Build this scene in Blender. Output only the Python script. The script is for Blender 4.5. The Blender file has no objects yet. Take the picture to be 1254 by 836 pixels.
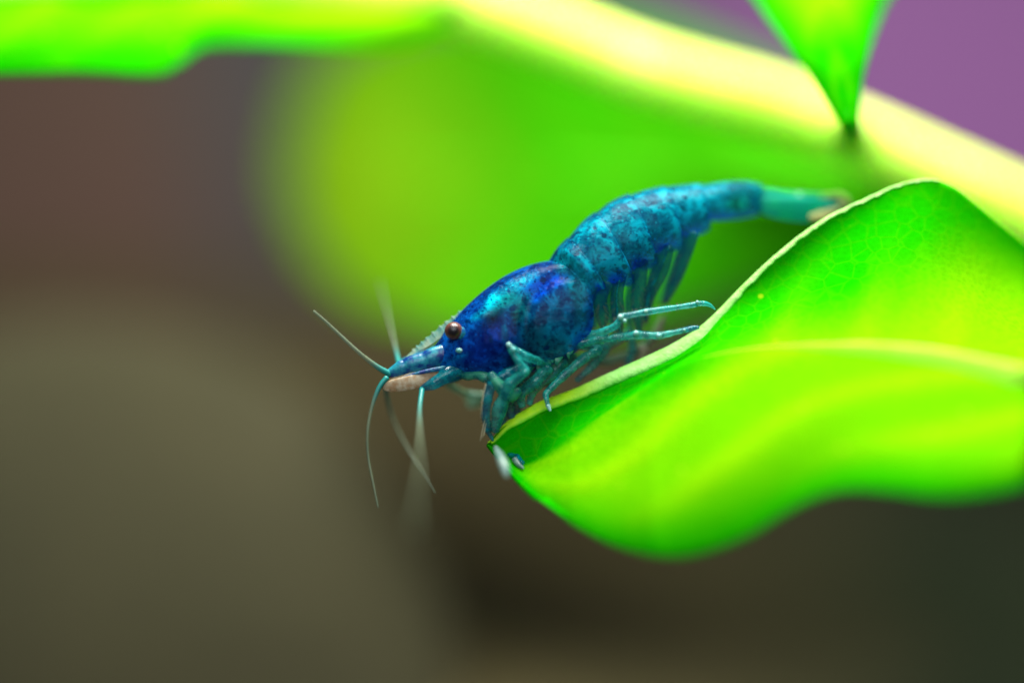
import bpy, math, random
import numpy as np
from mathutils import Vector

random.seed(4)
rng = np.random.RandomState(7)
scene = bpy.context.scene
col = scene.collection
scene.unit_settings.system = 'METRIC'
scene.unit_settings.scale_length = 0.01          # one unit is one centimetre

# ------------------------------------------------------------------ camera
FOC = 15.0                                       # centimetres from lens to the sharp plane
cam_d = bpy.data.cameras.new('camera')
cam = bpy.data.objects.new('camera', cam_d)
col.objects.link(cam)
cam.location = (0, -FOC, 0)
cam.rotation_euler = (math.radians(90), 0, 0)
cam_d.sensor_width = 36
cam_d.lens = 36 * FOC / 5.016
cam_d.clip_start = 0.5
cam_d.clip_end = 200
cam_d.dof.use_dof = True
cam_d.dof.focus_distance = FOC
cam_d.dof.aperture_fstop = cam_d.lens * 1e-3 / 1.9   # 1.9 cm wide entrance pupil
scene.camera = cam

# ------------------------------------------------------------------ light
world = bpy.data.worlds.new('World')
scene.world = world
world.use_nodes = True
bg = world.node_tree.nodes['Background']
bg.inputs['Color'].default_value = (0.55, 0.62, 0.7, 1)
bg.inputs['Strength'].default_value = 0.16

def area(name, loc, target, sx, sy, power, color):
    l = bpy.data.lights.new(name, 'AREA')
    l.shape = 'RECTANGLE'; l.size = sx; l.size_y = sy
    l.energy = power; l.color = color
    o = bpy.data.objects.new(name, l)
    col.objects.link(o)
    o.location = loc
    o.rotation_euler = (Vector(target) - Vector(loc)).to_track_quat('-Z', 'Y').to_euler()
    return o

area('tank_lamp', (1.0, -0.3, 8.4), (0.8, 0.9, 0), 7.5, 4.8, 3950, (1.0, 0.98, 0.90))
area('fill_lamp', (-0.5, -15.0, 7.5), (0, 0, 0), 14.0, 10.0, 2100, (0.92, 0.97, 1.0))  # unseen soft fill, added in front to brighten upright faces

scene.view_settings.view_transform = 'Standard'
scene.view_settings.look = 'None'
scene.view_settings.exposure = 0
scene.view_settings.gamma = 1
scene.render.engine = 'CYCLES'
scene.cycles.use_denoising = True
scene.cycles.max_bounces = 10
scene.cycles.transparent_max_bounces = 16
scene.cycles.sample_clamp_indirect = 8

# ------------------------------------------------------------------ helpers
K = 250.0                                        # layout units to one centimetre at the sharp plane
def P(px, py, d):
    f = (FOC + d) / FOC
    return np.array([(px - 627) / K * f, d, (418 - py) / K * f])

def lin(r, g, b):
    return tuple(((c / 255) / 12.92 if c / 255 <= 0.04045 else ((c / 255 + 0.055) / 1.055) ** 2.4) for c in (r, g, b))

def ss(a, b, x):
    t = min(1, max(0, (x - a) / (b - a))); return t * t * (3 - 2 * t)

def crom(pts, n, closed=False):
    """Catmull-Rom through rows of pts, resampled to n rows evenly by index."""
    p = np.asarray(pts, float)
    m = len(p)
    out = []
    for t in np.linspace(0, m - 1, n):
        i = min(int(t), m - 2); f = t - i
        p0 = p[max(i - 1, 0)]; p1 = p[i]; p2 = p[i + 1]; p3 = p[min(i + 2, m - 1)]
        out.append(0.5 * ((2 * p1) + (-p0 + p2) * f + (2 * p0 - 5 * p1 + 4 * p2 - p3) * f * f + (-p0 + 3 * p1 - 3 * p2 + p3) * f ** 3))
    return np.array(out)

def arclen(pts, n):
    """Catmull-Rom resampled evenly by arc length (of the first two columns)."""
    q = crom(pts, max(200, 4 * n))
    s = np.concatenate([[0], np.cumsum(np.hypot(*np.diff(q[:, :2], axis=0).T))])
    s /= s[-1]
    t = np.linspace(0, 1, n)
    return np.stack([np.interp(t, s, q[:, k]) for k in range(q.shape[1])], 1)

def make(name, verts, faces, mat, parent=None, smooth=True, attrs=None, colors=None):
    me = bpy.data.meshes.new(name)
    me.from_pydata([tuple(map(float, v)) for v in verts], [], faces)
    me.update()
    if smooth:
        me.polygons.foreach_set('use_smooth', [True] * len(me.polygons))
    for k, vals in (attrs or {}).items():
        a = me.attributes.new(k, 'FLOAT', 'POINT')
        a.data.foreach_set('value', np.asarray(vals, np.float32))
    for k, vals in (colors or {}).items():
        a = me.attributes.new(k, 'FLOAT_COLOR', 'POINT')
        c = np.ones((len(vals), 4), np.float32); c[:, :3] = vals
        a.data.foreach_set('color', c.ravel())
    me.materials.append(mat)
    o = bpy.data.objects.new(name, me)
    col.objects.link(o)
    if parent is not None:
        o.parent = parent
    return o

def grid_faces(nu, nv, off=0, wrap=False, flip=False):
    f = []
    for i in range(nu - 1):
        for j in range(nv if wrap else nv - 1):
            a = off + i * nv + j; b = off + i * nv + (j + 1) % nv
            c = off + (i + 1) * nv + (j + 1) % nv; d = off + (i + 1) * nv + j
            f.append((a, d, c, b) if flip else (a, b, c, d))
    return f

def tube_geo(path, n=14, flat=1.0, up=(0, 1, 0), cap=True):
    """path rows: x y z r in centimetres. flat squashes the section along 'up'."""
    p = np.asarray(path, float)
    m = len(p)
    v = []
    ctr = p[:, :3]
    tan = np.gradient(ctr, axis=0)
    tan /= np.linalg.norm(tan, axis=1, keepdims=True) + 1e-12
    up = np.asarray(up, float)
    for i in range(m):
        t = tan[i]
        a = up - t * up.dot(t)
        if np.linalg.norm(a) < 1e-4:
            a = np.array([1.0, 0, 0]) - t * t[0]
        a /= np.linalg.norm(a)
        b = np.cross(t, a)
        for k in range(n):
            th = 2 * math.pi * k / n
            v.append(ctr[i] + p[i, 3] * (a * math.cos(th) * flat + b * math.sin(th)))
    f = grid_faces(m, n, wrap=True)
    if cap:
        v.append(ctr[0] - tan[0] * p[0, 3] * 0.5); v.append(ctr[-1] + tan[-1] * p[-1, 3] * 0.5)
        s, e = len(v) - 2, len(v) - 1
        for k in range(n):
            f.append((s, (k + 1) % n, k))
            q = (m - 1) * n
            f.append((e, q + k, q + (k + 1) % n))
    return v, f

def path3(rows):
    """rows (px, py, d, radius in layout units) to x y z r"""
    out = []
    for px, py, d, r in rows:
        q = P(px, py, d)
        out.append((*q, r / K * (FOC + d) / FOC))
    return np.array(out)

def tube(name, rows, mat, parent=None, n=14, res=40, flat=1.0, up=(0, 1, 0), smooth_path=True):
    r = arclen(rows, res) if smooth_path else np.asarray(rows, float)
    r[:, 3] = np.maximum(r[:, 3], 0.15)
    v, f = tube_geo(path3(r), n, flat, up)
    return make(name, v, f, mat, parent)

def empty(name, loc, label, cat):
    o = bpy.data.objects.new(name, None)
    col.objects.link(o)
    o.empty_display_size = 0.3
    o['label'] = label; o['category'] = cat
    return o

# ------------------------------------------------------------------ materials
class NT:
    def __init__(self, name):
        self.m = bpy.data.materials.new(name)
        self.m.use_nodes = True
        self.t = self.m.node_tree
        self.t.nodes.clear()
        self.out = self.t.nodes.new('ShaderNodeOutputMaterial')
    def n(self, kind, **kw):
        x = self.t.nodes.new(kind)
        for k, v in kw.items():
            if k in x.inputs:
                s = x.inputs[k]
                if isinstance(v, bpy.types.NodeSocket):
                    self.t.links.new(v, s)
                else:
                    s.default_value = v
            else:
                setattr(x, k, v)
        return x
    def link(self, a, b): self.t.links.new(a, b)
    def mix(self, fac, a, b, blend='MIX'):
        x = self.t.nodes.new('ShaderNodeMix'); x.data_type = 'RGBA'; x.blend_type = blend
        for s, v in ((x.inputs[0], fac), (x.inputs[6], a), (x.inputs[7], b)):
            if isinstance(v, bpy.types.NodeSocket): self.link(v, s)
            elif isinstance(v, (int, float)): s.default_value = v
            else: s.default_value = (*v[:3], 1)
        return x.outputs[2]
    def math(self, op, a, b=0.0, clamp=False):
        x = self.t.nodes.new('ShaderNodeMath'); x.operation = op; x.use_clamp = clamp
        for s, v in ((x.inputs[0], a), (x.inputs[1], b)):
            if isinstance(v, bpy.types.NodeSocket): self.link(v, s)
            else: s.default_value = v
        return x.outputs[0]
    def ramp(self, fac, stops):
        x = self.t.nodes.new('ShaderNodeValToRGB')
        e = x.color_ramp.elements
        while len(e) < len(stops): e.new(0.5)
        for k, (p, c) in zip(e, stops):
            k.position = p; k.color = (*c[:3], 1) if not isinstance(c, (int, float)) else (c, c, c, 1)
        self.link(fac, x.inputs[0])
        return x.outputs[0]
    def coord(self): return self.n('ShaderNodeTexCoord').outputs['Object']
    def noise(self, scale, detail=4, rough=0.55, dist=0.0, vec=None):
        return self.n('ShaderNodeTexNoise', Vector=vec or self.coord(), Scale=scale, Detail=detail, Roughness=rough, Distortion=dist).outputs[0]
    def attr(self, name, out='Fac'): return self.n('ShaderNodeAttribute', attribute_name=name).outputs[out]
    def bump(self, h, strength, dist):
        return self.n('ShaderNodeBump', Height=h, Strength=strength, Distance=dist).outputs[0]
    def done(self, sh):
        self.link(sh, self.out.inputs['Surface']); return self.m

def leaf_material(name, green, yellow, trans, tfac=0.45, rough=0.55):
    t = NT(name)
    v = t.attr('vein_and_light')
    nz = t.noise(1.6, 5, 0.6, 0.4)
    cells = t.n('ShaderNodeTexVoronoi', Vector=t.coord(), Scale=34.0).outputs['Distance']
    base = t.mix(t.ramp(nz, [(0.35, 0.0), (0.8, 0.04)]), green, yellow)
    base = t.mix(v, base, yellow)  # veins, plus the yellow of lit areas painted into the colour
    base = t.mix(t.ramp(cells, [(0.0, 0.28), (0.7, 0.0)]), base, (green[0] * 0.5, green[1] * 0.7, green[2] * 0.5))
    net = t.n('ShaderNodeTexVoronoi', Vector=t.coord(), Scale=11.0, feature='DISTANCE_TO_EDGE').outputs['Distance']
    base = t.mix(t.ramp(net, [(0.0, 0.07), (0.08, 0.0)]), base, yellow)
    dots = t.n('ShaderNodeTexVoronoi', Vector=t.coord(), Scale=4.5).outputs['Distance']
    base = t.mix(t.ramp(dots, [(0.05, 0.7), (0.085, 0.0)]), base, (0.40, 0.62, 0.01))
    b = t.bump(t.math('ADD', t.math('MULTIPLY', cells, 0.4), t.noise(9, 5)), 0.16, 0.02)
    p = t.n('ShaderNodeBsdfPrincipled', **{'Base Color': base, 'Roughness': rough, 'Specular IOR Level': 0.0, 'Normal': b})
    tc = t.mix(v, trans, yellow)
    tr = t.n('ShaderNodeBsdfTranslucent', Color=tc, Normal=b)
    mx = t.n('ShaderNodeMixShader', Fac=tfac)
    t.link(p.outputs[0], mx.inputs[1]); t.link(tr.outputs[0], mx.inputs[2])
    return t.done(mx.outputs[0])

GREEN = (0.004, 0.42, 0.0004)
YELL = (0.27, 0.62, 0.002)
TRANS = (0.005, 0.46, 0.0005)
M_leaf = leaf_material('leaf_blade', GREEN, YELL, TRANS)
M_leaf_back = leaf_material('shaded_leaf_blade', (0.020, 0.28, 0.001), (0.23, 0.42, 0.008), (0.020, 0.28, 0.001))  # darker copy of the leaf blade, shade put into its colour

def rib_material(name, c1, c2, tint=0.3, deep=0.3):
    t = NT(name)
    base = t.mix(t.ramp(t.noise(3.0, 5, 0.6), [(0.3, 0.0), (0.7, 1.0)]), c1, c2)
    base = t.mix(t.attr('fade'), base, YELL)
    fib = t.noise(22, 4)
    p = t.n('ShaderNodeBsdfPrincipled', **{'Base Color': base, 'Roughness': 0.5, 'Specular IOR Level': 0.08,
                                           'Normal': t.bump(fib, 0.2, 0.02)})
    p.inputs['Subsurface Weight'].default_value = tint
    p.inputs['Subsurface Radius'].default_value = (0.35, 0.5, 0.08)
    p.inputs['Subsurface Scale'].default_value = deep
    return t.done(p.outputs[0])

M_stem = rib_material('stem_skin', (0.52, 0.85, 0.08), (0.60, 0.87, 0.18), 1.0, 1.2)
M_rib = rib_material('midrib_skin', (0.28, 0.66, 0.025), (0.36, 0.70, 0.06))
M_petiole = rib_material('petiole_skin', (0.03, 0.60, 0.004), (0.08, 0.64, 0.006), 0.6, 0.6)

def margin_material():
    t = NT('leaf_margin')
    f = t.attr('tip')
    base = t.mix(f, (0.27, 0.56, 0.15), (0.44, 0.80, 0.008))
    low = t.attr('low')
    nz = t.noise(16, 5, 0.65)
    base = t.mix(t.ramp(nz, [(0.35, 0.45), (0.60, 0.0)]), base, (0.16, 0.60, 0.03))
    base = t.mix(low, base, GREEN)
    p = t.n('ShaderNodeBsdfPrincipled', **{'Base Color': base, 'Roughness': 0.45, 'Specular IOR Level': 0.2, 'Normal': t.bump(nz, 0.5, 0.03)})
    return t.done(p.outputs[0])
M_margin = margin_material()

def body_material():
    t = NT('shrimp_shell')
    pig = t.attr('pigment', 'Color')
    clear = t.attr('clear')
    co = t.coord()
    warp = t.n('ShaderNodeTexNoise', Vector=co, Scale=14.0, Detail=2.0)
    wv = t.n('ShaderNodeVectorMath', operation='MULTIPLY_ADD')
    t.link(warp.outputs['Color'], wv.inputs[0]); wv.inputs[1].default_value = (0.05, 0.05, 0.05); t.link(co, wv.inputs[2])
    w = wv.outputs[0]
    big = t.noise(9.0, 4, 0.6, 0.3, w)
    fine = t.noise(24, 3, 0.6, 0.2, w)
    light = t.mix(1.0, pig, (1.0, 2.9, 2.2), 'MULTIPLY')
    dark = t.mix(1.0, pig, (0.3, 0.24, 0.55), 'MULTIPLY')
    c = t.mix(t.ramp(big, [(0.46, 0.0), (0.58, 1.0)]), pig, light)
    c = t.mix(t.ramp(fine, [(0.34, 0.9), (0.50, 0.0)]), c, dark)
    c = t.mix(t.ramp(fine, [(0.56, 0.0), (0.68, 0.6)]), c, light)
    # pigment cells: scattered dark dots, few of them large, and small pale ones
    sp = t.n('ShaderNodeTexVoronoi', Vector=w, Scale=12.0).outputs['Distance']
    c = t.mix(t.ramp(sp, [(0.13, 0.85), (0.24, 0.0)]), c, (0.0, 0.014, 0.075))
    sp2 = t.n('ShaderNodeTexVoronoi', Vector=w, Scale=38.0).outputs['Distance']
    c = t.mix(t.ramp(sp2, [(0.18, 0.75), (0.30, 0.0)]), c, dark)
    pos = t.n('ShaderNodeVectorMath', operation='ADD'); t.link(co, pos.inputs[0]); pos.inputs[1].default_value = (3.3, 1.7, 5.1)
    sp3 = t.n('ShaderNodeTexVoronoi', Vector=pos.outputs[0], Scale=30.0).outputs['Distance']
    c = t.mix(t.ramp(sp3, [(0.12, 0.7), (0.24, 0.0)]), c, light)
    h = t.math('ADD', big, t.math('MULTIPLY', t.noise(30, 2), 0.35))
    b = t.bump(h, 0.28, 0.03)
    p = t.n('ShaderNodeBsdfPrincipled', **{'Base Color': c, 'Roughness': 0.26, 'Specular IOR Level': 0.07, 'Normal': b})
    p.inputs['Subsurface Weight'].default_value = 0.35
    p.inputs['Subsurface Radius'].default_value = (0.02, 0.08, 0.12)
    p.inputs['Subsurface Scale'].default_value = 0.5
    tr = t.n('ShaderNodeBsdfTranslucent', Color=t.mix(1.0, c, (1.0, 1.5, 1.5), 'MULTIPLY'))
    m1 = t.n('ShaderNodeMixShader', Fac=0.35)
    t.link(p.outputs[0], m1.inputs[1]); t.link(tr.outputs[0], m1.inputs[2])
    tp = t.n('ShaderNodeBsdfTransparent', Color=(0.55, 0.9, 0.95, 1))
    m2 = t.n('ShaderNodeMixShader', Fac=clear)
    t.link(m1.outputs[0], m2.inputs[1]); t.link(tp.outputs[0], m2.inputs[2])
    return t.done(m2.outputs[0])
M_body = body_material()

def clear_material(name, c1, c2, alpha=0.7, rough=0.25, scale=18, trans=0.3, spec=0.55):
    """thin see-through shell of a limb"""
    t = NT(name)
    nz = t.noise(scale, 4, 0.6)
    base = t.mix(t.ramp(nz, [(0.38, 0.0), (0.62, 1.0)]), c1, c2)
    b = t.bump(nz, 0.3, 0.01)
    p = t.n('ShaderNodeBsdfPrincipled', **{'Base Color': base, 'Roughness': rough, 'Specular IOR Level': spec, 'Normal': b})
    tr = t.n('ShaderNodeBsdfTranslucent', Color=base)
    m1 = t.n('ShaderNodeMixShader', Fac=trans)
    t.link(p.outputs[0], m1.inputs[1]); t.link(tr.outputs[0], m1.inputs[2])
    tp = t.n('ShaderNodeBsdfTransparent')
    m2 = t.n('ShaderNodeMixShader', Fac=min(1.0, alpha + 0.3 * (1 - alpha)))
    t.link(tp.outputs[0], m2.inputs[1]); t.link(m1.outputs[0], m2.inputs[2])
    return t.done(m2.outputs[0])

M_leg = clear_material('leg_shell', (0.0, 0.16, 0.20), (0.03, 0.50, 0.46), 0.42, 0.14, 22, 0.45, 0.7)
M_leg_blue = clear_material('leg_shell_blue', (0.0, 0.09, 0.17), (0.0, 0.32, 0.38), 0.52, 0.14, 22, 0.45, 0.7)
M_leg_far = clear_material('leg_shell_pale', (0.05, 0.22, 0.15), (0.14, 0.22, 0.12), 0.45)
M_tip = clear_material('leg_tip_pale', (0.40, 0.34, 0.22), (0.30, 0.30, 0.20), 0.6)
M_flap = clear_material('swimmeret_skin', (0.0, 0.20, 0.19), (0.0, 0.10, 0.20), 0.50, 0.4, 14, 0.5, 0.3)
M_fan = clear_material('tail_fan_skin', (0.0, 0.42, 0.20), (0.0, 0.30, 0.24), 0.6, 0.5, 10, 0.45, 0.15)
M_fan_edge = clear_material('tail_fan_edge', (0.62, 0.56, 0.20), (0.45, 0.52, 0.2), 0.8, 0.4, 12)
def antenna_material():
    t = NT('antenna_shell')
    r = t.attr('root')
    nz = t.noise(30, 4, 0.6)
    c = t.mix(nz, (0.07, 0.13, 0.09), (0.17, 0.19, 0.11))
    c = t.mix(r, c, t.mix(nz, (0.0, 0.14, 0.15), (0.01, 0.24, 0.2)))
    p = t.n('ShaderNodeBsdfPrincipled', **{'Base Color': c, 'Roughness': 0.4, 'Specular IOR Level': 0.35})
    m2 = t.n('ShaderNodeMixShader', Fac=t.math('ADD', t.math('MULTIPLY', r, 0.25), 0.65))
    t.link(t.n('ShaderNodeBsdfTransparent').outputs[0], m2.inputs[1]); t.link(p.outputs[0], m2.inputs[2])
    return t.done(m2.outputs[0])
M_ant = antenna_material()
M_ped = clear_material('peduncle_shell', (0.0, 0.03, 0.20), (0.02, 0.30, 0.38), 0.85, 0.3, 20)
M_cream = clear_material('antennal_scale_skin', (0.34, 0.21, 0.10), (0.48, 0.42, 0.30), 0.82, 0.5, 34)
M_ros = clear_material('rostrum_shell', (0.10, 0.30, 0.26), (0.30, 0.42, 0.30), 0.7, 0.25, 20)
M_gill = clear_material('mouthpart_skin', (0.0, 0.17, 0.16), (0.05, 0.42, 0.24), 0.55, 0.35, 22)
M_claw = clear_material('claw_tip_skin', (0.10, 0.22, 0.22), (0.25, 0.36, 0.33), 0.55, 0.35, 30)
M_glint = clear_material('pale_glint_shell', (0.10, 0.45, 0.45), (0.35, 0.6, 0.55), 0.95, 0.15, 30)  # pale colour stands in for highlights; also on a claw and tail bump

def eye_material():
    t = NT('eye_cornea')
    n = t.n('ShaderNodeNewGeometry').outputs['Normal']
    sx = t.n('ShaderNodeSeparateXYZ', Vector=n)
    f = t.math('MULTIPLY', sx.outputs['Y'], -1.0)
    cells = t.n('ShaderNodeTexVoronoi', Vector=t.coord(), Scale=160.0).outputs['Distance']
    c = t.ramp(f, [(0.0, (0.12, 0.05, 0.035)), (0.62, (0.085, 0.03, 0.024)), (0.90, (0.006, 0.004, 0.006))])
    p = t.n('ShaderNodeBsdfPrincipled', **{'Base Color': c, 'Roughness': 0.3, 'Normal': t.bump(cells, 0.15, 0.004)})
    return t.done(p.outputs[0])
M_eye = eye_material()

def plain(name, c1, c2, scale, rough=0.8, bump=0.4, bd=0.1):
    t = NT(name)
    nz = t.noise(scale, 6, 0.6, 0.5)
    base = t.mix(t.ramp(nz, [(0.35, 0.0), (0.68, 1.0)]), c1, c2)
    p = t.n('ShaderNodeBsdfPrincipled', **{'Base Color': base, 'Roughness': rough, 'Normal': t.bump(t.noise(scale * 8, 5), bump, bd)})
    return t.done(p.outputs[0])

# ------------------------------------------------------------------ the setting
def soil_material():
    t = NT('dark_soil')
    sx = t.n('ShaderNodeSeparateXYZ', Vector=t.coord())
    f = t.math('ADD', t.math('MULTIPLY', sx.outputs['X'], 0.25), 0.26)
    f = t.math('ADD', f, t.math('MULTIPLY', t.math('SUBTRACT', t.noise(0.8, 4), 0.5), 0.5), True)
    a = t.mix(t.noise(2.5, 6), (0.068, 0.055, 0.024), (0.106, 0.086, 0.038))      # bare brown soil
    b = t.mix(t.noise(3.5, 6), (0.0075, 0.0125, 0.0050), (0.012, 0.0175, 0.0072))     # darker greenish soil, more of it towards the right
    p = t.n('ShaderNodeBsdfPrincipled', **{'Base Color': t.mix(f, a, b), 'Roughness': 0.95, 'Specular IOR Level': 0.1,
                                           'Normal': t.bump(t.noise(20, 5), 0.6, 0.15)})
    return t.done(p.outputs[0])

def wall_material():
    t = NT('tank_backdrop')
    co = t.coord()
    sx = t.n('ShaderNodeSeparateXYZ', Vector=co)
    f = t.math('ADD', t.math('MULTIPLY', sx.outputs['X'], 0.12), 0.40)
    f = t.math('ADD', f, t.math('MULTIPLY', t.math('SUBTRACT', t.noise(0.35, 3), 0.5), 0.25))
    c = t.ramp(f, [(0.0, (0.075, 0.036, 0.022)), (0.06, (0.041, 0.035, 0.034)), (0.36, (0.038, 0.032, 0.038)), (0.74, (0.225, 0.075, 0.26))])
    p = t.n('ShaderNodeBsdfPrincipled', **{'Base Color': c, 'Roughness': 0.7, 'Normal': t.bump(t.noise(3, 5), 0.2, 0.05)})
    return t.done(p.outputs[0])

WALL_Y = 13.0
wf = []
wv = []
nx_, nz_ = 40, 30
for i in range(nx_):
    for j in range(nz_):
        x = -30 + 60 * i / (nx_ - 1); z = -9 + 25 * j / (nz_ - 1)
        wv.append((x, WALL_Y + 0.12 * math.sin(x * 0.6) * math.sin(z * 0.5 + 1), z))
wall = make('tank_back_wall', wv, grid_faces(nx_, nz_), wall_material())
wall['kind'] = 'structure'; wall['label'] = 'blurred purple and brown back wall of the tank'

gv = []
NX, NY = 90, 70
for i in range(NX):
    for j in range(NY):
        x = -30 + 60 * i / (NX - 1); y = -3 + 16.4 * j / (NY - 1)
        z = -3.9 + 4.5 * ((y + 3) / 16.4) ** 1.25 + 0.12 * math.sin(x * 1.3 + y) * math.sin(y * 0.9 - x * 0.4) + rng.uniform(-0.03, 0.03)
        gv.append((x, y, z))
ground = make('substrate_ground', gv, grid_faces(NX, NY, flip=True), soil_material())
ground['kind'] = 'structure'; ground['label'] = 'dark brown sloping soil bed of the tank'

# flat rounded stone leaning back, far out of focus
def stone_material():
    t = NT('stone_skin')
    co = t.coord()
    sx = t.n('ShaderNodeSeparateXYZ', Vector=co)
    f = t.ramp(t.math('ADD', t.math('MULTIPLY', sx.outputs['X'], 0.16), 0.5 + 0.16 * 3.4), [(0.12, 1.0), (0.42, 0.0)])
    nz = t.noise(0.8, 6, 0.6, 0.5)
    base = t.mix(t.ramp(nz, [(0.35, 0.0), (0.7, 1.0)]), (0.038, 0.036, 0.019), (0.047, 0.043, 0.022))
    base = t.mix(f, base, (0.062, 0.040, 0.017))                      # warm light at the left end, painted in as brown
    mp = t.n('ShaderNodeMapping', Vector=co); mp.inputs['Scale'].default_value = (0.35, 1.2, 1.6); mp.inputs['Rotation'].default_value = (0, 0.25, 0)
    st = t.noise(1.0, 3, 0.5, 0.6, mp.outputs[0])
    base = t.mix(t.ramp(st, [(0.30, 0.45), (0.42, 0.0)]), base, (0.026, 0.022, 0.012))   # dark streaks
    p = t.n('ShaderNodeBsdfPrincipled', **{'Base Color': base, 'Roughness': 0.85, 'Specular IOR Level': 0.1, 'Normal': t.bump(t.noise(6, 5), 0.4, 0.1)})
    return t.done(p.outputs[0])

def stone(name, c, rx, ry, rz, tilt, mat, label, seed=0):
    n1, n2 = 48, 64
    rr = np.random.RandomState(seed)
    ph = rr.uniform(0, 6.28, 9); fr = rr.uniform(1.5, 4.5, (9, 3))
    ct, st = math.cos(tilt), math.sin(tilt)
    v = []
    for i in range(n1):
        a = math.pi * i / (n1 - 1)
        for j in range(n2):
            b = 2 * math.pi * j / n2
            q = np.array([math.sin(a) * math.cos(b), math.sin(a) * math.sin(b), math.cos(a)])
            k = 1 + sum(0.012 * math.sin(fr[m].dot(q) * 1.3 + ph[m]) for m in range(9))
            e = (math.hypot(q[0], q[1]) ** 4 + abs(q[2]) ** 4) ** -0.25       # flat faces, rounded rim
            q = q * e * k * np.array([rx, ry, rz])
            v.append(np.array(c) + np.array([q[0], q[1] * ct - q[2] * st, q[1] * st + q[2] * ct]))
    o = make(name, v, grid_faces(n1, n2, wrap=True, flip=True), mat)
    o['label'] = label; o['category'] = 'stone'
    return o
R0 = 515 / K * 19.3 / 15
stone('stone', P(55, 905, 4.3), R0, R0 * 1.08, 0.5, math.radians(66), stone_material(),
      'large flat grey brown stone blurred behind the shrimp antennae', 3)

# ------------------------------------------------------------------ the plant
plant = empty('aquarium_plant', None, 'bright green broad-leaved water plant with a thick pale stem', 'plant')
plant.location = P(1500, 385, 2.0)

def attach(o, parent):
    """parent without moving"""
    o.parent = parent
    bpy.context.view_layer.update()
    m = parent.matrix_world.inverted()
    o.matrix_parent_inverse = m
    return o

bpy.context.view_layer.update()

def leaf_mesh(name, fpos, nu, nv, thick, mat, vein_and_light=None, parent=None):
    """solid blade: front sheet, back sheet and edge strip"""
    g = np.zeros((nu, nv, 3)); vn = np.zeros((nu, nv))
    for i in range(nu):
        for j in range(nv):
            u = i / (nu - 1); v = j / (nv - 1)
            g[i, j] = fpos(u, v)
            vn[i, j] = vein_and_light(u, v) if vein_and_light else 0
    du = np.gradient(g, axis=0); dv = np.gradient(g, axis=1)
    nr = np.cross(du, dv)
    ln = np.linalg.norm(nr, axis=2, keepdims=True)
    nr = nr / np.maximum(ln, 1e-9)
    nr[ln[:, :, 0] < 1e-8] = (0, -1, 0)
    if nr[:, :, 1].mean() > 0: nr = -nr
    g = g + nr * (vn[:, :, None] * 0.012)
    back = g - nr * thick
    v = np.concatenate([g.reshape(-1, 3), back.reshape(-1, 3)])
    n = nu * nv
    f = grid_faces(nu, nv) + grid_faces(nu, nv, n, flip=True)
    for i in range(nu - 1):
        for j in (0, nv - 1):
            a, b = i * nv + j, (i + 1) * nv + j
            f.append((a, b, b + n, a + n) if j == 0 else (b, a, a + n, b + n))
    for j in range(nv - 1):
        for i in (0, nu - 1):
            a, b = i * nv + j, i * nv + j + 1
            f.append((b, a, a + n, b + n) if i == 0 else (a, b, b + n, a + n))
    o = make(name, v, f, mat, None, attrs={'vein_and_light': np.clip(np.concatenate([vn.ravel(), vn.ravel()]), 0, 1)})
    bpy.context.view_layer.update()
    import bmesh
    bm = bmesh.new(); bm.from_mesh(o.data); bmesh.ops.recalc_face_normals(bm, faces=bm.faces); bm.to_mesh(o.data); bm.free()
    return o

# --- the sharp leaf the shrimp stands on -----------------------------------
T_ = [(600,541),(622,515),(660,492),(700,477),(760,450),(820,423),(858,400),(880,380),(905,354),(935,325),(970,295),(1010,267),
      (1060,243),(1100,226),(1138,219),(1166,227),(1195,249),(1225,274),(1260,302),(1320,350),(1400,425),(1450,490)]
M_ = [(600,541),(618,556),(645,566),(690,538),(740,506),(795,470),(850,440),(905,430),(960,428),(1020,431),(1080,436),(1150,447),
      (1254,472),(1330,486),(1400,492),(1450,494)]
B_ = [(600,541),(612,556),(640,590),(670,618),(700,642),(750,668),(800,681),(840,682),(880,672),(920,655),(960,630),(1000,610),
      (1040,601),(1090,603),(1140,609),(1190,608),(1254,596),(1330,565),(1400,525),(1450,498)]
NS = 240
Ta, Ma, Ba = arclen(T_, NS), arclen(M_, NS), arclen(B_, NS)
def by_x(A):
    """pair points of the three curves by their horizontal place"""
    xs = 600 + (1450 - 600) * np.linspace(0, 1, NS) ** 1.15
    return np.stack([xs, np.interp(xs, A[:, 0], A[:, 1])], 1)
Ta, Ma, Ba = by_x(Ta), by_x(Ma), by_x(Ba)
def ip(x, xs, ys): return float(np.interp(x, xs, ys))
def lip(x):
    """half width of the rolled upper rim"""
    return ip(x, [600, 612, 640, 700, 770, 830, 858, 880, 905, 950, 1000, 1100, 1150, 1180],
              [2, 5, 9, 10, 11.5, 13, 11.5, 7, 4.8, 3.8, 3.2, 2.2, 1.0, 0.0])
def dT(x): return ip(x, [600, 700, 860, 1000, 1140, 1254, 1350, 1450], [0.05, 0.05, 0.06, 0.12, 0.2, 0.35, 0.5, 0.6])
def dM(x): return ip(x, [600, 640, 700, 800, 900, 1050, 1254, 1450], [0.05, 0.02, -0.10, -0.17, -0.26, -0.46, -0.62, 0.45])
def dB(x): return ip(x, [600, 640, 700, 800, 900, 1000, 1140, 1254, 1450], [0.05, -0.15, -0.42, -0.75, -0.86, -0.92, -1.1, -1.1, 0.4])
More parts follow.
